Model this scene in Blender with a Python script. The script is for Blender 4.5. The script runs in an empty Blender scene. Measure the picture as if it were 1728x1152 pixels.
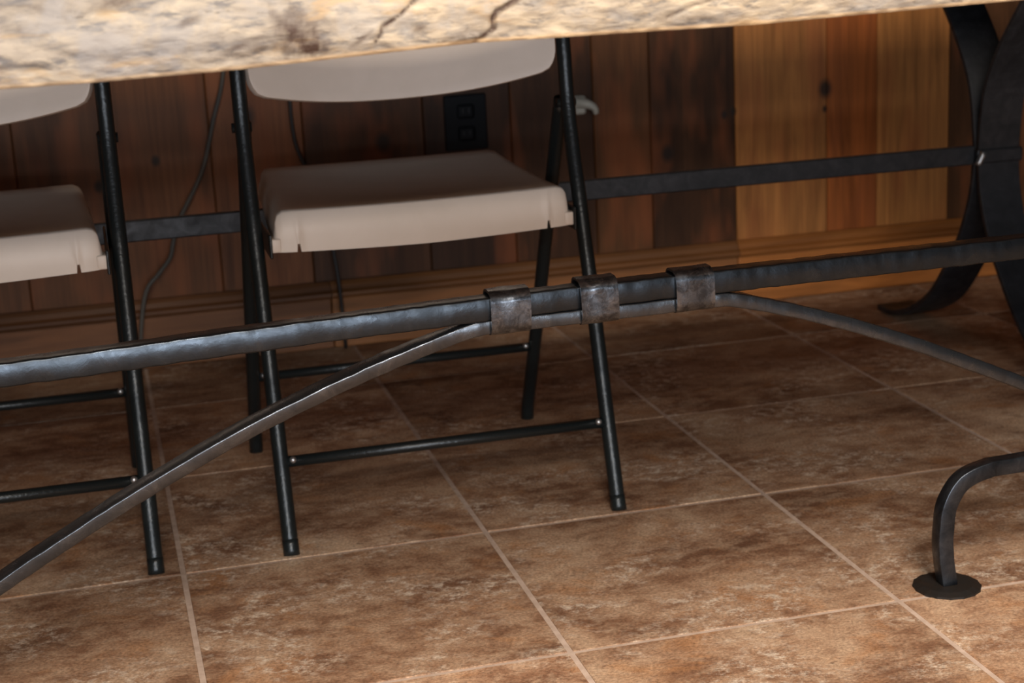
import bpy, bmesh, math, random
from mathutils import Vector, Matrix, noise
random.seed(7)
S = bpy.context.scene
C = S.collection

# ------------------------------------------------------------------ camera
cam = bpy.data.cameras.new('camera'); camo = bpy.data.objects.new('camera', cam); C.objects.link(camo)
camo.location = (-0.0590, -2.0995, 0.8136)
camo.rotation_euler = (1.32200084, 0.0487619809, -0.254877901)
cam.sensor_fit = 'HORIZONTAL'; cam.sensor_width = 22.3
cam.lens = 2809.26 / 1728 * 22.3
cam.clip_start = 0.05
cam.dof.use_dof = True; cam.dof.focus_distance = 1.76; cam.dof.aperture_fstop = 5.2
S.camera = camo

# ------------------------------------------------------------------ light
w = bpy.data.worlds.new('world'); S.world = w; w.use_nodes = True
w.node_tree.nodes['Background'].inputs[0].default_value = (0.95, 0.97, 1.0, 1)
w.node_tree.nodes['Background'].inputs[1].default_value = 0.003

def area(name, loc, target, sx, sy, power, col):
    l = bpy.data.lights.new(name, 'AREA'); l.shape = 'RECTANGLE'; l.size = sx; l.size_y = sy
    l.energy = power; l.color = col
    o = bpy.data.objects.new(name, l); C.objects.link(o); o.location = loc
    o.rotation_euler = (Vector(target) - Vector(loc)).to_track_quat('-Z', 'Y').to_euler()
    return o
# unseen area lights behind the camera:
# a low cool fill added for the backrests, a high key for the floor
area('unseen_low_fill', (-0.4, -5.7, 0.65), (0.3, 0.0, 0.55), 3.6, 0.9, 175.0, (0.80, 0.89, 1.0))
area('unseen_high_key', (-0.2, -4.2, 2.60), (0.3, 0.0, 0.2), 0.9, 0.6, 100.0, (1.0, 0.96, 0.90))
# the photographer's flash, on the shoe above the lens
area('camera_flash', (-0.04, -2.10, 1.08), (0.45, 0.0, 0.25), 0.07, 0.04, 11.0, (1.0, 0.92, 0.82))
# unseen warm overhead light, added to brighten the near floor
area('unseen_overhead_fill', (0.5, -2.35, 2.45), (0.5, -0.7, 0.0), 1.0, 1.0, 135.0, (1.0, 0.90, 0.78))

S.view_settings.view_transform = 'Standard'; S.view_settings.look = 'None'
S.view_settings.gamma = 1.0; S.view_settings.use_curve_mapping = False
S.view_settings.exposure = 0.0

# ------------------------------------------------------------------ helpers
def link_mesh(name, bm, mat, parent=None, smooth=False):
    bmesh.ops.recalc_face_normals(bm, faces=bm.faces[:])
    me = bpy.data.meshes.new(name); bm.to_mesh(me); bm.free()
    if smooth:
        for p in me.polygons: p.use_smooth = True
    if mat: me.materials.append(mat)
    o = bpy.data.objects.new(name, me); C.objects.link(o)
    if parent: o.parent = parent
    return o
def empty(name, loc=(0, 0, 0)):
    o = bpy.data.objects.new(name, None); C.objects.link(o); o.location = loc; o.empty_display_size = 0.05
    return o
def tag(o, label, cat, group=None):
    o['label'] = label; o['category'] = cat
    if group: o['group'] = group
def struct(o, label, cat):
    o['kind'] = 'structure'; o['label'] = label; o['category'] = cat
def copy_tree(o, parent=None):
    c = o.copy(); C.objects.link(c); c.parent = parent
    for ch in list(o.children): copy_tree(ch, c)
    return c
def box(bm, x0, x1, y0, y1, z0, z1, bev=0.0, seg=2):
    r = bmesh.ops.create_cube(bm, size=1.0)
    for v in r['verts']:
        v.co = Vector(((x0 + x1) / 2 + v.co.x * (x1 - x0), (y0 + y1) / 2 + v.co.y * (y1 - y0), (z0 + z1) / 2 + v.co.z * (z1 - z0)))
    if bev > 0:
        es = list({e for v in r['verts'] for e in v.link_edges})
        bmesh.ops.bevel(bm, geom=es, offset=bev, segments=seg, profile=0.5, affect='EDGES')
def rrect(w_, h_, r, n=3):
    pts = []
    for cx, cy, a0 in ((w_/2-r, h_/2-r, 0), (-w_/2+r, h_/2-r, 90), (-w_/2+r, -h_/2+r, 180), (w_/2-r, -h_/2+r, 270)):
        for k in range(n + 1):
            a = math.radians(a0 + 90 * k / n); pts.append((cx + r * math.cos(a), cy + r * math.sin(a)))
    return pts
def circ(r, n=12): return [(r * math.cos(2*math.pi*k/n), r * math.sin(2*math.pi*k/n)) for k in range(n)]
def smooth_path(pts, n=8):
    """Catmull-Rom through the points"""
    P = [Vector(p) for p in pts]; P = [2*P[0]-P[1]] + P + [2*P[-1]-P[-2]]; out = []
    for i in range(1, len(P) - 2):
        a, b, c, d = P[i-1], P[i], P[i+1], P[i+2]
        for k in range(n):
            t = k / n
            out.append(0.5 * ((2*b) + (c-a)*t + (2*a-5*b+4*c-d)*t*t + (-a+3*b-3*c+d)*t*t*t))
    out.append(P[-2]); return out
def sweep(bm, path, prof, side=(0, 1, 0), twist=None, jit=0.0, jf=40.0, scale=None, seed=0.0):
    """profile x runs along the 'side' axis, profile y along tangent x side"""
    n = len(path); rings = []
    for i, p in enumerate(path):
        t = (path[min(i+1, n-1)] - path[max(i-1, 0)]).normalized()
        s = Vector(side); s = (s - t * s.dot(t)).normalized(); u = t.cross(s).normalized()
        a = twist(i / (n - 1)) if twist else 0.0
        sc = scale(i / (n - 1)) if scale else 1.0
        s2 = s * math.cos(a) + u * math.sin(a); u2 = -s * math.sin(a) + u * math.cos(a)
        ring = []
        for (a_, b_) in prof:
            q = p + s2 * a_ * sc + u2 * b_ * sc
            if jit:
                nv = noise.noise_vector(q * jf + Vector((seed, 0, 0))) + 0.6 * noise.noise_vector(q * jf * 2.3)
                q = q + nv * jit
            ring.append(bm.verts.new(q))
        rings.append(ring)
    m = len(prof)
    for i in range(n - 1):
        for k in range(m):
            bm.faces.new((rings[i][k], rings[i][(k+1) % m], rings[i+1][(k+1) % m], rings[i+1][k]))
    bm.faces.new(rings[0][::-1]); bm.faces.new(rings[-1])
def lin(a, b, n):
    a = Vector(a); b = Vector(b); return [a.lerp(b, k / n) for k in range(n + 1)]
def interp(tab, x):
    if x <= tab[0][0]: (x0, y0), (x1, y1) = tab[0], tab[1]
    elif x >= tab[-1][0]: (x0, y0), (x1, y1) = tab[-2], tab[-1]
    else:
        for k in range(len(tab) - 1):
            if tab[k][0] <= x <= tab[k+1][0]: (x0, y0), (x1, y1) = tab[k], tab[k+1]; break
    return y0 + (y1 - y0) * (x - x0) / (x1 - x0)

# ------------------------------------------------------------------ materials
class NT:
    def __init__(s, name):
        s.m = bpy.data.materials.new(name); s.m.use_nodes = True; s.t = s.m.node_tree
        s.b = s.t.nodes['Principled BSDF']
    def n(s, kind, **kw):
        nd = s.t.nodes.new(kind)
        for k, v in kw.items():
            if k in nd.inputs: nd.inputs[k].default_value = v
            else: setattr(nd, k, v)
        return nd
    def l(s, a, b): s.t.links.new(a, b)
    def coord(s, scale=(1, 1, 1), rot=(0, 0, 0), src='Object', add=None):
        tc = s.n('ShaderNodeTexCoord'); mp = s.n('ShaderNodeMapping'); out = tc.outputs[src]
        if add is not None:
            va = s.n('ShaderNodeVectorMath', operation='ADD'); s.l(out, va.inputs[0]); s.l(add, va.inputs[1]); out = va.outputs[0]
        s.l(out, mp.inputs[0]); mp.inputs['Scale'].default_value = scale; mp.inputs['Rotation'].default_value = rot
        return mp.outputs[0]
    def noise(s, vec, scale, detail=6, rough=0.6, dist=0.0):
        nd = s.n('ShaderNodeTexNoise'); s.l(vec, nd.inputs['Vector'])
        nd.inputs['Scale'].default_value = scale; nd.inputs['Detail'].default_value = detail
        nd.inputs['Roughness'].default_value = rough; nd.inputs['Distortion'].default_value = dist
        return nd.outputs['Fac']
    def ramp(s, fac, stops, interp_='LINEAR'):
        nd = s.n('ShaderNodeValToRGB'); nd.color_ramp.interpolation = interp_; cr = nd.color_ramp
        while len(cr.elements) < len(stops): cr.elements.new(0.5)
        for e, (p, c) in zip(cr.elements, stops):
            e.position = p; e.color = (c, c, c, 1) if isinstance(c, (int, float)) else (*c, 1)
        s.l(fac, nd.inputs[0]); return nd.outputs[0]
    def mix(s, fac, a, b, mode='MIX'):
        nd = s.n('ShaderNodeMix', data_type='RGBA', blend_type=mode)
        for sock, v in ((nd.inputs[0], fac), (nd.inputs[6], a), (nd.inputs[7], b)):
            if isinstance(v, (int, float)): sock.default_value = v
            elif isinstance(v, tuple): sock.default_value = (*v, 1)
            else: s.l(v, sock)
        return nd.outputs[2]
    def math(s, op, a, b=0.0):
        nd = s.n('ShaderNodeMath', operation=op)
        for sock, v in ((nd.inputs[0], a), (nd.inputs[1], b)):
            if isinstance(v, (int, float)): sock.default_value = v
            else: s.l(v, sock)
        return nd.outputs[0]
    def bump(s, h, strength, dist=0.002):
        nd = s.n('ShaderNodeBump'); nd.inputs['Strength'].default_value = strength; nd.inputs['Distance'].default_value = dist
        s.l(h, nd.inputs['Height']); s.l(nd.outputs[0], s.b.inputs['Normal'])
    def set(s, **kw):
        for k, v in kw.items():
            i = s.b.inputs[k.replace('_', ' ')]
            if isinstance(v, tuple): i.default_value = (*v, 1)
            elif isinstance(v, (int, float)): i.default_value = v
            else: s.l(v, i)
        return s.m

def mat_tile():
    t = NT('brown_stone_tile')
    oi = t.n('ShaderNodeObjectInfo')
    cx = t.n('ShaderNodeCombineXYZ')
    t.l(t.math('MULTIPLY', oi.outputs['Random'], 37.0), cx.inputs[0]); t.l(t.math('MULTIPLY', oi.outputs['Random'], 91.0), cx.inputs[1])
    add = cx.outputs[0]
    v1 = t.coord((1, 1.25, 1), (0, 0, 0.3), add=add); v2 = t.coord((1, 1.5, 1), (0, 0, -0.2), add=add)
    big = t.noise(v1, 5.0, 5, 0.62, 0.5)
    base = t.ramp(big, [(0.32, (0.130, 0.060, 0.030)), (0.44, (0.225, 0.112, 0.056)), (0.55, (0.330, 0.188, 0.103)), (0.68, (0.46, 0.305, 0.185))])
    med = t.noise(v2, 24, 9, 0.70, 0.3)
    c = t.mix(t.ramp(med, [(0.46, 0.0), (0.62, 0.55)]), base, (0.46, 0.305, 0.185))
    c = t.mix(t.ramp(med, [(0.34, 0.5), (0.47, 0.0)]), c, (0.125, 0.056, 0.028))
    och = t.noise(v1, 10.0, 5, 0.6, 0.8)
    c = t.mix(t.ramp(och, [(0.55, 0.0), (0.68, 0.6)]), c, (0.355, 0.160, 0.055))
    dk = t.noise(v2, 34, 9, 0.72, 0.5)
    c = t.mix(t.ramp(dk, [(0.31, 0.6), (0.40, 0.0)]), c, (0.085, 0.042, 0.024))
    pale = t.noise(v1, 46, 8, 0.78, 0.1); pmask = t.noise(v1, 6, 3, 0.5)
    pf = t.math('MULTIPLY', t.ramp(pale, [(0.49, 0.0), (0.62, 0.85)]), t.ramp(pmask, [(0.46, 0.0), (0.58, 1.0)]))
    c = t.mix(pf, c, (0.60, 0.48, 0.36))
    fine = t.noise(v1, 230, 4, 0.7)
    c = t.mix(0.85, c, t.ramp(fine, [(0.30, 0.45), (0.70, 1.55)]), 'MULTIPLY')
    hs = t.n('ShaderNodeHueSaturation'); t.l(c, hs.inputs['Color'])
    r2 = t.math('FRACT', t.math('MULTIPLY', oi.outputs['Random'], 7.31))
    t.l(t.math('ADD', t.math('MULTIPLY', r2, 0.36), 0.74), hs.inputs['Value']); hs.inputs['Saturation'].default_value = 0.95; hs.inputs['Hue'].default_value = 0.497
    t.bump(t.mix(0.5, med, fine), 0.25, 0.002)
    return t.set(Base_Color=hs.outputs[0], Roughness=t.ramp(med, [(0.3, 0.50), (0.7, 0.70)]), Specular_IOR_Level=0.18)

def mat_grout():
    t = NT('sandy_grout'); v = t.coord()
    return t.set(Base_Color=t.ramp(t.noise(v, 60, 5), [(0.3, (0.34, 0.24, 0.18)), (0.7, (0.47, 0.345, 0.27))]), Roughness=0.9)

KNOTS = [(1.441, 0.437, 0.013), (1.215, 0.40, 0.006), (1.235, 0.405, 0.006), (1.44, 0.395, 0.005), (-0.05, 0.36, 0.008), (-0.09, 0.345, 0.006),
         (0.06, 0.40, 0.007), (0.235, 0.47, 0.016), (0.50, 0.40, 0.014), (1.09, 0.33, 0.012)]
def mat_plank():
    t = NT('knotty_pine_plank')
    oi = t.n('ShaderNodeObjectInfo'); cx = t.n('ShaderNodeCombineXYZ')
    t.l(t.math('MULTIPLY', oi.outputs['Random'], 23.0), cx.inputs[2])
    v = t.coord((9, 9, 0.8), add=cx.outputs[0])
    g = t.noise(v, 3.0, 5, 0.6, 0.8)
    gr = t.ramp(g, [(0.28, 0.55), (0.5, 0.95), (0.72, 1.25)])
    v2 = t.coord((60, 60, 1.6), add=cx.outputs[0]); g2 = t.noise(v2, 3.0, 3, 0.5)
    c = t.mix(1.0, oi.outputs['Color'], gr, 'MULTIPLY')
    c = t.mix(0.6, c, t.ramp(g2, [(0.3, 0.7), (0.7, 1.2)]), 'MULTIPLY')
    red = t.noise(t.coord((4, 4, 1.2), add=cx.outputs[0]), 2.2, 3)
    c = t.mix(t.ramp(red, [(0.5, 0.0), (0.66, 0.55)]), c, (0.22, 0.062, 0.020))
    tc = t.n('ShaderNodeTexCoord')
    for (x, z, r) in KNOTS:
        d = t.n('ShaderNodeVectorMath', operation='SUBTRACT'); t.l(tc.outputs['Object'], d.inputs[0]); d.inputs[1].default_value = (x, 1.13, z)
        sc = t.n('ShaderNodeVectorMath', operation='MULTIPLY'); t.l(d.outputs[0], sc.inputs[0]); sc.inputs[1].default_value = (1, 0, 0.75)
        ln = t.n('ShaderNodeVectorMath', operation='LENGTH'); t.l(sc.outputs[0], ln.inputs[0])
        mr = t.n('ShaderNodeMapRange'); t.l(ln.outputs['Value'], mr.inputs[0])
        mr.inputs[1].default_value = r * 0.6; mr.inputs[2].default_value = r * 1.5; mr.inputs[3].default_value = 0.92; mr.inputs[4].default_value = 0.0
        c = t.mix(mr.outputs[0], c, (0.018, 0.012, 0.009))
    t.bump(g, 0.1, 0.001)
    return t.set(Base_Color=c, Roughness=0.55, Specular_IOR_Level=0.15)

def mat_trimwood():
    t = NT('stained_pine_trim')
    oi = t.n('ShaderNodeObjectInfo'); v = t.coord((0.8, 9, 9)); g = t.noise(v, 4.0, 5, 0.6, 0.8)
    c = t.mix(1.0, oi.outputs['Color'], t.ramp(g, [(0.28, 0.6), (0.72, 1.25)]), 'MULTIPLY')
    return t.set(Base_Color=c, Roughness=0.5, Specular_IOR_Level=0.2)

def mat_iron(name, base, lo=0.30, hi=0.55, metal=0.75, spots=0.0, con_=1.0, patina=0.0):
    t = NT(name); v = t.coord()
    n1 = t.noise(v, 38, 6, 0.65, 0.6); n2 = t.noise(v, 140, 4, 0.6)
    b = Vector(base)
    c = t.ramp(n1, [(0.3, tuple(b * (1 - 0.55*con_))), (0.52, tuple(b)), (0.72, tuple(b * (1 + 0.9*con_)))])
    if spots:
        n3 = t.noise(v, 55, 5, 0.7, 1.0)
        c = t.mix(t.ramp(n3, [(0.55, 0.0), (0.72, spots)]), c, (0.10, 0.065, 0.04))
    if patina:
        n4 = t.noise(v, 75, 7, 0.72, 0.8)
        c = t.mix(t.ramp(n4, [(0.42, patina), (0.58, 0.0)]), c, (0.035, 0.036, 0.040))
    t.bump(t.mix(0.35, n1, n2), 0.30, 0.0015)
    return t.set(Base_Color=c, Metallic=metal, Roughness=t.ramp(n1, [(0.3, hi), (0.7, lo)]))

def mat_paint():
    t = NT('black_hammertone_paint'); v = t.coord(); n2 = t.noise(v, 200, 3, 0.6)
    t.bump(n2, 0.55, 0.0010)
    return t.set(Base_Color=(0.007, 0.009, 0.009), Roughness=0.33, Specular_IOR_Level=0.42)
def mat_plain(name, col, rough=0.5, metal=0.0, spec=0.4):
    t = NT(name); v = t.coord(); n1 = t.noise(v, 90, 4)
    b = Vector(col)
    return t.set(Base_Color=t.ramp(n1, [(0.3, tuple(b * 0.9)), (0.7, tuple(b * 1.08))]), Roughness=rough, Metallic=metal, Specular_IOR_Level=spec)
def mat_plastic():
    t = NT('almond_molded_plastic'); v = t.coord(); n1 = t.noise(v, 14, 4); n2 = t.noise(v, 500, 2)
    t.bump(n2, 0.15, 0.0004)
    return t.set(Base_Color=t.ramp(n1, [(0.3, (0.51, 0.425, 0.35)), (0.7, (0.555, 0.465, 0.39))]), Roughness=0.48, Specular_IOR_Level=0.35)

def mat_bark():
    t = NT('spalted_live_edge_wood')
    v = t.coord((1, 1, 1.0), (0, 0.55, 0)); vp = t.coord()
    vs = t.coord((0.42, 1, 1.5), (0, 0.55, 0))          # streaks rising to the right
    n1 = t.noise(vs, 36, 7, 0.66, 0.35)
    c = t.ramp(n1, [(0.30, (0.16, 0.125, 0.105)), (0.40, (0.27, 0.228, 0.195)), (0.50, (0.40, 0.34, 0.28)), (0.60, (0.52, 0.44, 0.345)), (0.72, (0.60, 0.52, 0.42))])
    n2 = t.noise(vs, 85, 6, 0.66, 0.3)
    c = t.mix(t.ramp(n2, [(0.36, 0.9), (0.48, 0.0)]), c, (0.160, 0.148, 0.152))
    n5 = t.noise(vp, 26, 5, 0.6, 0.3)
    c = t.mix(t.ramp(n5, [(0.50, 0.0), (0.62, 0.65)]), c, (0.335, 0.315, 0.315))
    n3 = t.noise(vs, 40, 5, 0.6, 0.4)
    c = t.mix(t.ramp(n3, [(0.58, 0.0), (0.68, 0.6)]), c, (0.47, 0.315, 0.165))
    n4 = t.noise(vs, 58, 6, 0.68, 0.5)
    c = t.mix(t.ramp(n4, [(0.32, 0.95), (0.40, 0.0)]), c, (0.070, 0.048, 0.036))
    at = t.n('ShaderNodeAttribute', attribute_name='stain')
    sep = t.n('ShaderNodeSeparateColor'); t.l(at.outputs['Color'], sep.inputs[0])
    k = t.math('MULTIPLY', sep.outputs[0], t.ramp(t.noise(v, 150, 4, 0.7), [(0.30, 1.3), (0.66, 0.75)]))
    c = t.mix(k, c, (0.060, 0.028, 0.016))
    c = t.mix(sep.outputs[1], c, (0.60, 0.42, 0.25))
    c = t.mix(sep.outputs[2], t.mix(1.0, c, (0.62, 0.575, 0.50), 'MULTIPLY'), t.mix(1.0, c, (0.49, 0.475, 0.455), 'MULTIPLY'))
    t.bump(t.mix(0.5, n1, n2), 0.8, 0.005)
    return t.set(Base_Color=c, Roughness=0.62, Specular_IOR_Level=0.3)

M = dict(tile=mat_tile(), grout=mat_grout(), plank=mat_plank(), trim=mat_trimwood(), bark=mat_bark(), plastic=mat_plastic(), paint=mat_paint(),
         beam=mat_iron('hammered_wrought_iron', (0.036, 0.041, 0.047), 0.24, 0.38, 0.92, 0.0, 0.4),
         collar=mat_iron('bright_worn_iron_collar', (0.130, 0.138, 0.152), 0.18, 0.36, 0.95, 0.0, 0.9, 0.75),
         arch=mat_iron('wire_brushed_iron', (0.085, 0.089, 0.096), 0.22, 0.36, 0.92, 0.0, 0.6),
         darkiron=mat_iron('dark_waxed_iron', (0.016, 0.016, 0.018), 0.40, 0.6, 0.35),
         footiron=mat_iron('blackened_foot_iron', (0.040, 0.044, 0.051), 0.26, 0.42, 0.85),
         rust=mat_iron('rusty_black_disc', (0.009, 0.006, 0.004), 0.5, 0.7, 0.2),
         rubber=mat_plain('black_rubber', (0.012, 0.013, 0.013), 0.55), steel=mat_plain('bare_steel', (0.42, 0.41, 0.40), 0.35, 0.9),
         outlet=mat_plain('black_plastic_outlet', (0.003, 0.0034, 0.0045), 0.6, 0.0, 0.12), slot=mat_plain('dark_slot', (0.004, 0.004, 0.005), 0.6),
         cord=mat_plain('grey_cord', (0.060, 0.050, 0.040), 0.7), darkcord=mat_plain('dark_cord', (0.016, 0.012, 0.010), 0.6),
         hook=mat_plain('pale_plastic', (0.36, 0.33, 0.27), 0.5), slabtop=None)

# ------------------------------------------------------------------ setting: floor, wall, baseboard
T = 0.41; WY = 1.13
I0, I1, J0, J1 = -6, 9, -14, 2
bm = bmesh.new(); box(bm, I0*T, (I1+1)*T, J0*T, WY + 0.06, -0.06, -0.0011)
floor = link_mesh('floor', bm, M['grout'])
struct(floor, 'brown mottled stone tile floor with sandy grout lines', 'floor')
bm = bmesh.new(); box(bm, 0.0035, T-0.0035, 0.0035, T-0.0035, -0.009, 0.0, 0.0010, 2)
# undercut bottom corners are hidden in the grout bed
tile_me = None
for j in range(J0, J1 + 1):
    for i in range(I0, I1 + 1):
        if tile_me is None:
            o = link_mesh('floor_tile', bm, M['tile'], floor); tile_me = o.data
        else:
            o = bpy.data.objects.new('floor_tile', tile_me); C.objects.link(o); o.parent = floor
        o.location = (i*T, j*T, random.uniform(-0.0003, 0.0003))

bm = bmesh.new(); box(bm, I0*T, (I1+1)*T, WY + 0.012, WY + 0.06, -0.06, 2.4)
wall = link_mesh('wall_back', bm, M['slot'])
struct(wall, 'knotty pine plank wall behind the folding chairs', 'wall')
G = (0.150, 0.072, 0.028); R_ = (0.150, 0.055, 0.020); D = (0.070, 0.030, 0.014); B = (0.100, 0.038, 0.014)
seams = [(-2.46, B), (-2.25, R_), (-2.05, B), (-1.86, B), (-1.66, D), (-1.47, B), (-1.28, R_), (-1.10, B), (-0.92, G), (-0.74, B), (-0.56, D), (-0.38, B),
         (-0.197, B), (-0.015, (0.110, 0.041, 0.015)), (0.165, (0.150, 0.053, 0.019)), (0.344, (0.060, 0.023, 0.009)), (0.582, (0.040, 0.016, 0.007)), (0.76, (0.050, 0.019, 0.007)), (0.933, (0.095, 0.036, 0.012)),  # dark planks behind and beside the chair: shadow painted into their wood tone
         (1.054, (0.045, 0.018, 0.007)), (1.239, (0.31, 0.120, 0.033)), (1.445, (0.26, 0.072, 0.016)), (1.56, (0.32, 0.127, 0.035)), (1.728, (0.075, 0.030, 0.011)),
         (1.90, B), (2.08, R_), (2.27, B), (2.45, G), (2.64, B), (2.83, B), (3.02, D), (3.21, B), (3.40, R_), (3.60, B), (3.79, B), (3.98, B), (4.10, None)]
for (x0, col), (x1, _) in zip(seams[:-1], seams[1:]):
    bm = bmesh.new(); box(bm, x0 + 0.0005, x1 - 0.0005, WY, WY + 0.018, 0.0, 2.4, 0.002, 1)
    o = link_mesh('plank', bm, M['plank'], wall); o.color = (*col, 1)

bb = None
for (x0, x1, col) in ((-2.46, -0.9, (0.16, 0.06, 0.022)), (-0.9, 0.372, (0.155, 0.062, 0.024)), (0.372, 1.235, (0.22, 0.086, 0.028)), (1.235, 2.6, (0.36, 0.125, 0.030)), (2.6, 4.10, (0.20, 0.08, 0.03))):
    bm = bmesh.new(); box(bm, x0 + 0.0006, x1 - 0.0006, WY - 0.016, WY - 0.0005, 0.001, 0.102, 0.003, 2)
    if bb is None:
        bb = link_mesh('baseboard_back', bm, M['trim']); bb.color = (*col, 1)
        struct(bb, 'stained pine baseboard along the plank wall', 'baseboard')
    else:
        o = link_mesh('baseboard_plank', bm, M['trim'], bb); o.color = (*col, 1)
    bm = bmesh.new()
    prof = [(0, 0.1025), (-0.022, 0.1025), (-0.026, 0.108), (-0.026, 0.114), (-0.018, 0.119), (-0.014, 0.128), (-0.008, 0.135), (0, 0.135)]
    a = [bm.verts.new((x0 + 0.0006, WY - 0.0005 + y, z)) for y, z in prof]; b = [bm.verts.new((x1 - 0.0006, WY - 0.0005 + y, z)) for y, z in prof]
    for k in range(len(prof)):
        k2 = (k + 1) % len(prof); bm.faces.new((a[k], a[k2], b[k2], b[k]))
    bm.faces.new(a[::-1]); bm.faces.new(b)
    o = link_mesh('cap_molding', bm, M['trim'], bb); o.color = (*(Vector(col) * 0.62), 1)

# ------------------------------------------------------------------ live-edge table in front
table = empty('dining_table', (0.4, -0.41, 0))
tag(table, 'live edge slab table on a hammered iron base with arched brace, in the foreground', 'table')
def tpart(name, bm, mat, smooth=False, parent=None):
    off = Vector((0.4, -0.41, 0))
    for v in bm.verts: v.co -= off
    return link_mesh(name, bm, mat, parent or table, smooth)

SB = [(-1.2, 0.713), (-0.1163, 0.7129), (-0.0503, 0.7132), (0.0608, 0.7153), (0.1815, 0.7211), (0.2368, 0.7232), (0.3073, 0.7232), (0.4591, 0.7227), (0.5772, 0.7256), (0.6992, 0.7278), (2.0, 0.729)]
CR1 = [(0.280, 0.762), (0.2663, 0.7534), (0.2500, 0.7455), (0.2466, 0.740), (0.2478, 0.7336), (0.2400, 0.7270), (0.2321, 0.7222)]
CR2 = [(0.205, 0.766), (0.1884, 0.758), (0.1731, 0.7458), (0.1624, 0.7399), (0.1571, 0.7293)]
CR3 = [(0.44, 0.748), (0.41, 0.742), (0.385, 0.7335)]
def segd(p, a, b):
    a = Vector(a); b = Vector(b); p = Vector(p); t = max(0, min(1, (p-a).dot(b-a) / (b-a).length_squared)); return (p - a.lerp(b, t)).length
def polyd(p, L): return min(segd(p, L[k], L[k+1]) for k in range(len(L) - 1))
bm = bmesh.new(); lay = bm.verts.layers.float_color.new('stain')
xs = []; x = -1.0
while x < 1.95:
    xs.append(x); x += 0.0022 if -0.17 < x < 0.78 else 0.015
xs.append(1.95)
NF = 34; rows = []
for x in xs:
    zb = interp(SB, x); h = 0.066 + 0.005 * noise.noise(Vector((x * 3, 5, 0)))
    col = []
    ywob = 0.010 * noise.noise(Vector((x * 2.2, 1.7, 0))) + 0.004 * noise.noise(Vector((x * 9, 3.1, 0)))
    for k in range(NF + 1):
        t = k / NF; z = zb + h * t
        y = -0.850 + ywob - 0.010 * math.sin(math.pi * min(1, t * 1.1)) + 0.012 * t
        q = Vector((x * 26 + z * 40, z * 55 - x * 12, 0.3))
        y += 0.0022 * noise.noise(q) + 0.0012 * noise.noise(q * 2.4) + 0.0008 * noise.noise(q * 5.1)
        s = 0.0; tan = 0.0
        if -0.2 < x < 0.8:
            for L, wd, a in ((CR1, 0.0013 + 0.0007 * noise.noise(Vector((x*90, z*90, 0))), 1.0), (CR2, 0.0009 + 0.0006 * noise.noise(Vector((x*80, z*80, 3))), 0.8), (CR3, 0.0009, 0.5)):
                d = polyd((x + 0.0022 * noise.noise(Vector((z * 160, 0, 2))), z), L)
                f = max(0, 1 - d / (wd * 2)) * a
                if f > 0: y += 0.004 * f; s = max(s, min(1, f * 1.7))
            nz = noise.noise(Vector((x*130, z*130, 1))) * 0.7 + noise.noise(Vector((x*300, z*300, 1))) * 0.4
            e = math.hypot((x - 0.098 + (z - 0.737) * 0.35) / 0.014, (z - 0.737) / 0.017) + nz
            s = max(s, 0.9 * max(0, 1 - max(0, e - 0.35) / 1.1))
            e = math.hypot((x - 0.109) / 0.014, (z - 0.7280) / 0.006) + 0.6 * nz
            s = max(s, 1.0 * max(0, 1 - max(0, e - 0.5) / 0.8))
            for (kx, kz, rx, rz) in ((0.0536, 0.7318, 0.007, 0.002), (0.0686, 0.7299, 0.006, 0.002), (0.146, 0.732, 0.003, 0.006), (0.02, 0.752, 0.006, 0.004), (-0.03, 0.768, 0.014, 0.005), (0.19, 0.737, 0.004, 0.003)):
                e = math.hypot((x - kx - (z - kz) * 1.4) / rx, (z - kz) / rz); s = max(s, 0.65 * max(0, 1 - max(0, e - 0.4)))
        band = 0.0030 + 0.0010 * noise.noise(Vector((x * 30, 9, 0)))
        if z - zb < band: tan = 0.7
        v = bm.verts.new((x, y, z)); col.append(v)
        v[lay] = (s, tan, max(0, min(1, (0.16 - x) / 0.12)), 1)
    rows.append(col)
for a, b in zip(rows[:-1], rows[1:]):
    for k in range(NF): bm.faces.new((a[k], b[k], b[k+1], a[k+1]))
# top, far live edge and underside
farT = []; farB = []
for i, x in enumerate(xs):
    yf = 0.055 + 0.015 * noise.noise(Vector((x * 2.0, 8.7, 0)))
    farT.append(bm.verts.new((x, yf - 0.006, rows[i][NF].co.z))); farB.append(bm.verts.new((x, yf + 0.004, rows[i][0].co.z)))
for i in range(len(xs) - 1):
    bm.faces.new((rows[i][NF], rows[i+1][NF], farT[i+1], farT[i])); bm.faces.new((farT[i], farT[i+1], farB[i+1], farB[i])); bm.faces.new((farB[i], farB[i+1], rows[i+1][0], rows[i][0]))
bm.faces.new(rows[0] + [farT[0], farB[0]]); bm.faces.new((rows[-1] + [farT[-1], farB[-1]])[::-1])
slab = tpart('slab_top', bm, M['bark'], True)
slab['label'] = 'thick spalted wood slab with rough bark edge'

# hammered stretcher beam (25 mm square)
BT = [(-0.75, 0.4140), (-0.169, 0.4065), (0.0923, 0.4165), (0.2168, 0.4190), (0.3326, 0.4222), (0.4385, 0.4245), (0.5992, 0.4255), (0.9743, 0.4272), (1.35, 0.4285)]
bp = []
x = -0.70
while x <= 1.301:
    z = sum(interp(BT, x + d) for d in (-0.08, -0.04, 0, 0.04, 0.08)) / 5 - 0.0125
    bp.append(Vector((x, -0.3975, z))); x += 0.004
bm = bmesh.new()
sweep(bm, bp, rrect(0.025, 0.0255, 0.0022, 2), (0, 1, 0), jit=0.0008, jf=48)
beam = tpart('stretcher_beam', bm, M['beam'], True)
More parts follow.
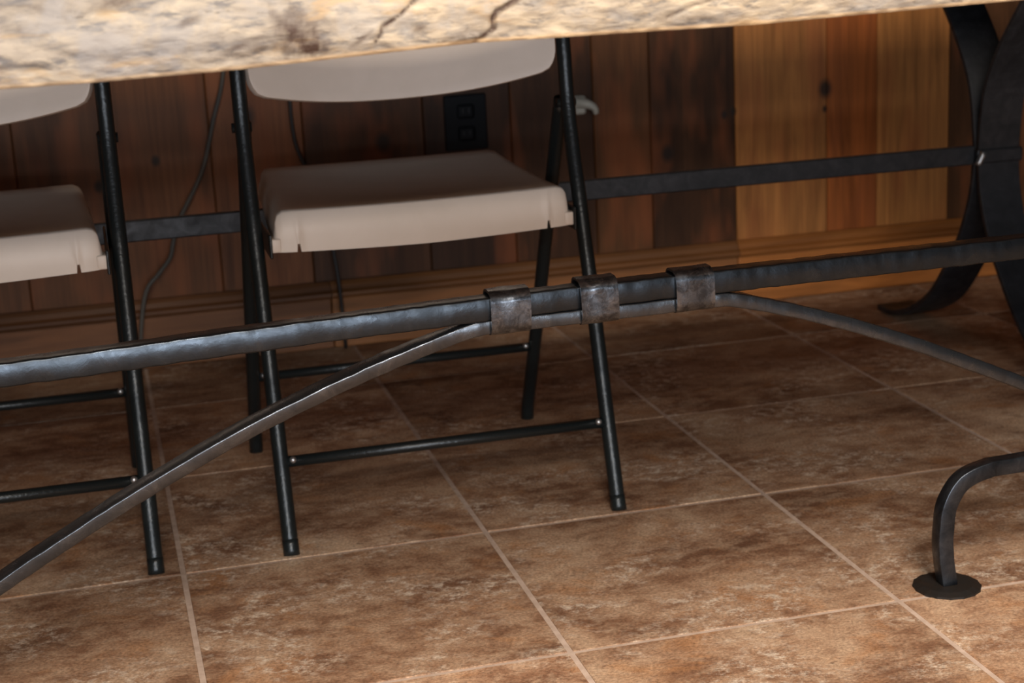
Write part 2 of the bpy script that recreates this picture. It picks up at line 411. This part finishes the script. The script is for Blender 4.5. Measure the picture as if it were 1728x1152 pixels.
# collars around beam and brace
for n_, (x0, x1, z0, z1, rot) in enumerate(((0.3362, 0.3805, 0.3805, 0.4290, 0.012), (0.4372, 0.4795, 0.3810, 0.4318, -0.03), (0.5462, 0.5905, 0.3828, 0.4312, -0.02))):
    bm = bmesh.new(); NX = 14
    outer = rrect(0.037, z1 - z0, 0.0125, 8); inner = rrect(0.0315, z1 - z0 - 0.0055, 0.0100, 8)
    rings = []
    for prof, f in ((outer, 1), (inner, 0)):
        rr = []
        for i in range(NX + 1):
            u = i / NX; x = x0 + (x1 - x0) * u; ring = []
            for (py, pz) in prof:
                q = Vector((x + rot * pz, -0.3975 + py, (z0 + z1) / 2 + pz + 0.012 * (x - (x0 + x1) / 2)))
                if f: q += 0.0011 * noise.noise_vector(q * 60 + Vector((n_ * 3, 0, 0))) * (0.4 + 0.6 * math.sin(math.pi * u))
                ring.append(bm.verts.new(q))
            rr.append(ring)
        m = len(prof)
        for i in range(NX):
            for k in range(m): bm.faces.new((rr[i][k], rr[i][(k+1) % m], rr[i+1][(k+1) % m], rr[i+1][k]))
        rings.append(rr)
    for e in (0, NX):
        for k in range(m): bm.faces.new((rings[0][e][k], rings[0][e][(k+1) % m], rings[1][e][(k+1) % m], rings[1][e][k]))
    o = tpart('collar', bm, M['collar'], True, beam)
    md = o.modifiers.new('es', 'EDGE_SPLIT'); md.split_angle = math.radians(50)
# arched brace
AR = [(-0.50, 0.014), (-0.42, 0.049), (-0.34, 0.092), (-0.27, 0.130), (-0.1969, 0.1728), (-0.1337, 0.2079), (-0.0448, 0.254), (0.0575, 0.3017), (0.1477, 0.3368), (0.2192, 0.3615), (0.2781, 0.3785), (0.3111, 0.3868), (0.3341, 0.3893),
      (0.3800, 0.3900), (0.4600, 0.3905), (0.5300, 0.3912), (0.5880, 0.3918), (0.6130, 0.3905), (0.6443, 0.3826), (0.6942, 0.3677), (0.767, 0.3426), (0.8492, 0.3096), (0.9261, 0.2751), (0.9796, 0.2507), (1.10, 0.1935), (1.25, 0.118), (1.38, 0.052), (1.46, 0.014)]
ap = smooth_path([(x, -0.3985, z) for x, z in AR], 10)
def atw(t):
    x = ap[min(len(ap)-1, int(t * (len(ap) - 1)))].x
    if x < 0.32: return math.radians(13) * min(1, (0.32 - x) / 0.07)
    if x > 0.60: return math.radians(-6) * min(1, (x - 0.60) / 0.1)
    return 0.0
bm = bmesh.new(); sweep(bm, ap, rrect(0.020, 0.0155, 0.0016, 2), (0, 1, 0), twist=atw, jit=0.0006, jf=60, seed=4)
tpart('arch_brace', bm, M['arch'], True)

def disc(bm, cx, cy, r, z0=0.0, h=0.005, n=48):
    a = []; b = []; d = []
    for k in range(n):
        an = 2 * math.pi * k / n; rr = r * (1 + 0.018 * math.cos(an * 16)); 
        a.append(bm.verts.new((cx + rr * math.cos(an), cy + rr * math.sin(an), z0)))
        b.append(bm.verts.new((cx + rr * math.cos(an), cy + rr * math.sin(an), z0 + h * 0.5)))
        d.append(bm.verts.new((cx + 0.75 * rr * math.cos(an), cy + 0.75 * rr * math.sin(an), z0 + h)))
    for k in range(n):
        k2 = (k + 1) % n; bm.faces.new((a[k], a[k2], b[k2], b[k])); bm.faces.new((b[k], b[k2], d[k2], d[k]))
    bm.faces.new(d); bm.faces.new(a[::-1])
def hoop(px, py, fx, fy):
    """bent square bar from post (px, py) out to a disc foot at (fx, fy)"""
    s = 1 if px > fx else -1
    pts = [(fx, fy, 0.004), (fx - s*0.006, fy, 0.045), (fx - s*0.006, fy, 0.078), (fx - s*0.001, fy, 0.108), (fx + s*0.016, fy, 0.133), (fx + s*0.048, fy, 0.1445), (fx + s*0.10, fy + (py-fy)*0.2, 0.1455), (px, py, 0.1455)]
    bm = bmesh.new(); sweep(bm, smooth_path(pts, 6), rrect(0.0195, 0.0195, 0.0014, 2), (0, 1, 0), jit=0.0004, jf=60)
    f = tpart('bent_foot', bm, M['footiron'], True)
    bm = bmesh.new(); disc(bm, fx, fy, 0.0405); tpart('foot_disc', bm, M['rust'], False, f)
for px, fx_in, fx_out, fyi in ((1.32, 0.893, 1.747, -0.392), (-0.72, -0.36, -1.1, -0.37)):
    hoop(px, -0.37, fx_in, fyi); hoop(px, -0.37, fx_out, -0.37)
    bm = bmesh.new(); box(bm, px - 0.02, px + 0.02, -0.398, -0.342, 0.136, 0.716, 0.003, 2); tpart('post', bm, M['darkiron'])
    bm = bmesh.new(); box(bm, px - 0.04, px + 0.04, -0.72, -0.05, 0.705, 0.7195, 0.002, 1); tpart('top_bracket', bm, M['darkiron'])
for fx in (-0.505, 1.465):
    bm = bmesh.new(); disc(bm, fx, -0.3985, 0.035); tpart('foot_disc', bm, M['rust'])

# ------------------------------------------------------------------ folding chairs
def make_chair():
    root = empty('folding_chair')
    HW = 0.231
    TB = [(0.0, 0.0), (0.032, 0.10), (0.063, 0.20), (0.094, 0.30), (0.127, 0.40), (0.157, 0.49), (0.176, 0.56), (0.186, 0.64), (0.205, 0.74), (0.22, 0.82)]
    RL = [(0.480, 0.0), (0.470, 0.03), (0.402, 0.16), (0.302, 0.355), (0.232, 0.49), (0.196, 0.56)]
    for s in (-1, 1):
        bm = bmesh.new(); sweep(bm, smooth_path([(s*HW, y, z) for y, z in TB], 4), circ(0.0106, 16), (1, 0, 0))
        leg = link_mesh('front_leg', bm, M['paint'], root, True)
        bm = bmesh.new(); sweep(bm, lin((s*HW, -0.0010, 0.0), (s*HW, 0.0062, 0.020), 3), circ(0.0109, 16), (1, 0, 0))
        link_mesh('foot_cap', bm, M['paint'], leg, True)
        bm = bmesh.new(); sweep(bm, smooth_path([(s*(HW - 0.004), y, z) for y, z in RL], 4), circ(0.0104, 16), (1, 0, 0))
        leg = link_mesh('rear_leg', bm, M['paint'], root, True)
        bm = bmesh.new(); sweep(bm, lin((s*(HW-0.004), 0.4810, 0.0), (s*(HW-0.004), 0.4690, 0.036), 3), circ(0.0107, 16), (1, 0, 0))
        link_mesh('foot_cap', bm, M['paint'], leg, True)
        bm = bmesh.new(); sweep(bm, lin((s*(HW - 0.0135), 0.185, 0.555), (s*(HW + 0.0135), 0.185, 0.555), 2), circ(0.007, 10), (0, 1, 0))
        link_mesh('pivot_rivet', bm, M['paint'], root, True)
        # seat hinge plate between seat and tube
        bm = bmesh.new(); box(bm, s*0.2135 - 0.002, s*0.2135 + 0.002, 0.10, 0.30, 0.385, 0.418, 0.0015, 1)
        link_mesh('hinge_plate', bm, M['paint'], root)
    for nm, y, z, r, hw in (('front_stretcher', 0.037, 0.119, 0.0078, HW), ('rear_stretcher', 0.4125, 0.141, 0.0075, HW - 0.004)):
        bm = bmesh.new(); sweep(bm, lin((-hw, y, z), (hw, y, z), 2), circ(r, 12), (0, 1, 0))
        st = link_mesh(nm, bm, M['paint'], root, True)
        for s in (-1, 1):
            bm = bmesh.new(); bmesh.ops.create_icosphere(bm, subdivisions=2, radius=0.0050)
            for v in bm.verts: v.co += Vector((s*(hw - 0.0155), y - 0.0052, z + 0.0035))
            link_mesh('weld_dot', bm, M['steel'], st, True)
    # ---- seat: dished top with skirts, molded in one piece
    YF, YR = 0.108, 0.462
    def half(v): return 0.2045 + (0.188 - 0.2045) * v          # half width front -> rear
    cols = [-1.0, -0.985, -0.95, -0.90, -0.872, -0.868, -0.848, -0.844] + [-0.8 + 0.1*k for k in range(17)] + [0.844, 0.848, 0.868, 0.872, 0.90, 0.93, 0.965, 0.985, 0.997, 1.0]
    vs = [0.0, 0.008, 0.02, 0.05, 0.09, 0.15, 0.25, 0.35, 0.45, 0.55, 0.65, 0.75, 0.85, 0.93, 0.97, 1.0]
    def topz(u, v):
        z = 0.4485 + 0.015 * v * v
        z -= 0.0105 * (1 - u*u) * (1 - abs(2*v - 0.9)**2 * 0.9 if abs(2*v-0.9) < 1 else 0.1)
        du = max(0, abs(u) - 0.93) / 0.07
        z -= 0.014 * (1 - math.sqrt(max(0, 1 - du * du)))
        if v < 0.02: z -= 0.003 * (1 - v / 0.02) ** 2
        if v > 0.93: z -= 0.008 * ((v - 0.93) / 0.07) ** 2
        return z
    bm = bmesh.new(); grid = []
    for v in vs:
        row = []
        for u in cols:
            y = YF + (YR - YF) * v
            # rounded front / rear corners, slightly bowed front
            cor = max(0, abs(u) - 0.90) / 0.10
            if v < 0.2: y += 0.003 * cor**2.2 * (1 - v / 0.2)
            if v > 0.8: y -= 0.030 * cor**2.2 * (v - 0.8) / 0.2
            row.append(bm.verts.new((u * half(v), y, topz(u, v))))
        grid.append(row)
    for a, b in zip(grid[:-1], grid[1:]):
        for k in range(len(cols) - 1): bm.faces.new((a[k], a[k+1], b[k+1], b[k]))
    per = grid[0][:] + [g[-1] for g in grid[1:]] + grid[-1][-2::-1] + [g[0] for g in grid[-2:0:-1]]
    nfr = len(cols)
    def bottom(i, q):
        if i < nfr:
            u = cols[i]; zb = 0.3865 + 0.006 * abs(u)**1.5
            if 0.846 < abs(u) < 0.870: zb += 0.011
            return zb
        v = (q.y - YF) / (YR - YF); return 0.392 + 0.035 * min(1, v * 1.5)
    lo1 = []; lo2 = []
    for i, pv in enumerate(per):
        q = pv.co.copy(); zb = bottom(i, q); fl = 0.0
        front = i < nfr
        q1 = q.copy(); q1.z = zb + (q.z - zb) * 0.45; q2 = q.copy(); q2.z = zb
        if front: q1.y -= 0.004; q2.y -= 0.006
        else:
            out = 0.0035 if abs(abs(q.x) - half((q.y-YF)/(YR-YF))) < 0.03 else 0
            q1.x += math.copysign(out, q.x); q2.x += math.copysign(out * 1.4, q.x)
        lo1.append(bm.verts.new(q1)); lo2.append(bm.verts.new(q2))
    n = len(per)
    for k in range(n):
        k2 = (k + 1) % n
        bm.faces.new((per[k], lo1[k], lo1[k2], per[k2])); bm.faces.new((lo1[k], lo2[k], lo2[k2], lo1[k2]))
    # side lips at the lower front corners
    for s in (-1, 1):
        xa, xb = sorted((s*0.1990, s*0.2125))
        box(bm, xa, xb, 0.1035, 0.135, 0.3922, 0.4110, 0.0020, 2)
    seat = link_mesh('seat', bm, M['plastic'], root, True)
    sd = seat.modifiers.new('sol', 'SOLIDIFY'); sd.thickness = 0.003; sd.offset = -1
    es = seat.modifiers.new('es', 'EDGE_SPLIT'); es.split_angle = math.radians(62)
    # ---- backrest: curved panel between the tubes
    bm = bmesh.new(); us = sorted(set([round(-1 + 0.05*k, 4) for k in range(41)] + [-0.99, -0.975, 0.975, 0.99, -0.997, 0.997])); NV = 18; g = []
    HB = 0.2185
    for u in us:
        r = 0.085; d = max(0, abs(u) - (1 - r)) / r
        rz = 0.030
        lo = 0.5795 + 0.026 * abs(u)**2.3 + 0.0035 * (u - 1) + rz * (1 - math.sqrt(max(0, 1 - d*d)))
        hi = 0.800 + 0.012 * (1 - u*u) - 0.035 * (1 - math.sqrt(max(0, 1 - d*d)))
        col = []
        for k in range(NV + 1):
            t = k / NV; z = lo + (hi - lo) * t
            y = 0.172 + 0.19 * (z - 0.57) + 0.030 * (1 - u*u) - 0.010 * math.exp(-((z - 0.578) / 0.012)**2) * 0
            col.append(bm.verts.new((u * HB, y, z)))
        g.append(col)
    for a, b in zip(g[:-1], g[1:]):
        for k in range(NV): bm.faces.new((a[k], b[k], b[k+1], a[k+1]))
    bk = link_mesh('backrest', bm, M['plastic'], root, True)
    sd = bk.modifiers.new('sol', 'SOLIDIFY'); sd.thickness = 0.016; sd.offset = 0
    bv = bk.modifiers.new('bev', 'BEVEL'); bv.width = 0.006; bv.segments = 3; bv.limit_method = 'ANGLE'; bv.angle_limit = math.radians(50)
    return root
chair = make_chair()
chair.location = (0.376, 0.016, 0.0)
tag(chair, 'almond plastic folding chair fully in view behind the iron collars', 'chair', 'folding chairs on the far side of the table')
c2 = copy_tree(chair); c2.location = (-0.265, 0.016, 0.0)
c2['label'] = 'almond plastic folding chair cut off by the left edge of the photo'

# ------------------------------------------------------------------ iron trestle table by the wall
con = empty('console_table', (0.4, 0.55, 0))
tag(con, 'dark iron trestle table with curved strap legs by the plank wall', 'table')
def cpart(name, bm, mat, smooth=False, parent=None):
    for v in bm.verts: v.co -= Vector((0.4, 0.55, 0))
    return link_mesh(name, bm, mat, parent or con, smooth)
FL = [(0.355, 0.700), (0.418, 0.632), (0.48, 0.56), (0.524, 0.486), (0.541, 0.40), (0.5425, 0.36), (0.534, 0.30), (0.508, 0.235), (0.474, 0.180), (0.392, 0.085), (0.315, 0.038), (0.235, 0.012), (0.175, 0.010)]
for xc in (1.50, -0.95):
    for s in (1, -1):
        pts = [(xc, 0.55 + (y - 0.55) * s, z) for y, z in FL]
        bm = bmesh.new(); sweep(bm, smooth_path(pts, 5), rrect(0.080, 0.012, 0.002, 1), (1, 0, 0))
        cpart('strap_leg', bm, M['darkiron'], False)
    bm = bmesh.new(); box(bm, xc - 0.045, xc + 0.045, 0.533, 0.567, 0.352, 0.378, 0.004, 2); cpart('waist_band', bm, M['darkiron'])
bm = bmesh.new(); box(bm, -0.905, 1.456, 0.544, 0.556, 0.3505, 0.3845, 0.002, 1); cb = cpart('stretcher_bar', bm, M['darkiron'])
bm = bmesh.new(); sweep(bm, lin((1.4635, 0.527, 0.374), (1.452, 0.527, 0.352), 4), circ(0.0055, 10), (0, 1, 0)); cpart('weld_tab', bm, M['steel'], True, cb)
bm = bmesh.new(); box(bm, -1.2, 1.75, 0.33, 0.79, 0.702, 0.748, 0.006, 2); cpart('table_top', bm, M['darkiron'])

# ------------------------------------------------------------------ small things on the wall
wo = empty('wall_outlet', (0.667, WY, 0.427))
tag(wo, 'black electrical outlet on the plank wall seen under the backrest', 'outlet')
bm = bmesh.new(); box(bm, -0.043, 0.043, -0.008, 0.0, -0.055, 0.055, 0.003, 2); link_mesh('cover_plate', bm, M['outlet'], wo)
for dz in (-0.022, 0.022):
    bm = bmesh.new(); box(bm, -0.017, 0.017, -0.011, -0.006, dz - 0.014, dz + 0.014, 0.005, 3); so = link_mesh('socket', bm, M['outlet'], wo)
    for dx in (-0.006, 0.006):
        bm = bmesh.new(); box(bm, dx - 0.001, dx + 0.001, -0.0116, -0.010, dz - 0.003, dz + 0.006); link_mesh('slot', bm, M['slot'], so)
bm = bmesh.new()
sweep(bm, smooth_path([(0.225, 1.118, 0.80), (0.213, 1.118, 0.66), (0.199, 1.118, 0.549), (0.174, 1.116, 0.47), (0.151, 1.113, 0.394), (0.130, 1.110, 0.350), (0.090, 1.105, 0.284), (0.076, 1.102, 0.245), (0.067, 1.098, 0.217), (0.042, 1.094, 0.188), (0.016, 1.090, 0.158), (0.0, 1.088, 0.09), (-0.01, 1.085, 0.005)], 6), circ(0.0042, 8), (0, 1, 0))
tag(link_mesh('power_cord', bm, M['cord'], None, True), 'thin grey cord hanging down the plank wall between the two chairs', 'cord')
bm = bmesh.new()
sweep(bm, smooth_path([(0.335, 1.122, 0.80), (0.326, 1.122, 0.60), (0.3225, 1.122, 0.484), (0.3254, 1.120, 0.421), (0.3341, 1.118, 0.386), (0.347, 1.114, 0.355), (0.37, 1.10, 0.28), (0.385, 1.09, 0.15), (0.39, 1.088, 0.005)], 6), circ(0.0036, 8), (0, 1, 0))
tag(link_mesh('dark_cord', bm, M['darkcord'], None, True), 'dark cord hanging on the wall behind the left side of the full chair', 'cord')
hk = empty('wall_hook', (0.907, WY, 0.441))
tag(hk, 'small pale plastic hook on the wall beside the right tube of the chair', 'hook')
bm = bmesh.new(); box(bm, -0.030, 0.008, -0.014, 0.0, -0.016, 0.022, 0.006, 3); link_mesh('hook_plate', bm, M['hook'], hk)
bm = bmesh.new(); sweep(bm, smooth_path([(-0.016, -0.010, 0.008), (-0.002, -0.022, 0.008), (0.012, -0.028, 0.003), (0.020, -0.030, -0.004), (0.023, -0.028, -0.014)], 5), circ(0.012, 12), (0, 0, 1), scale=lambda t: 1 - 0.55*t)
link_mesh('hook_arm', bm, M['hook'], hk, True)
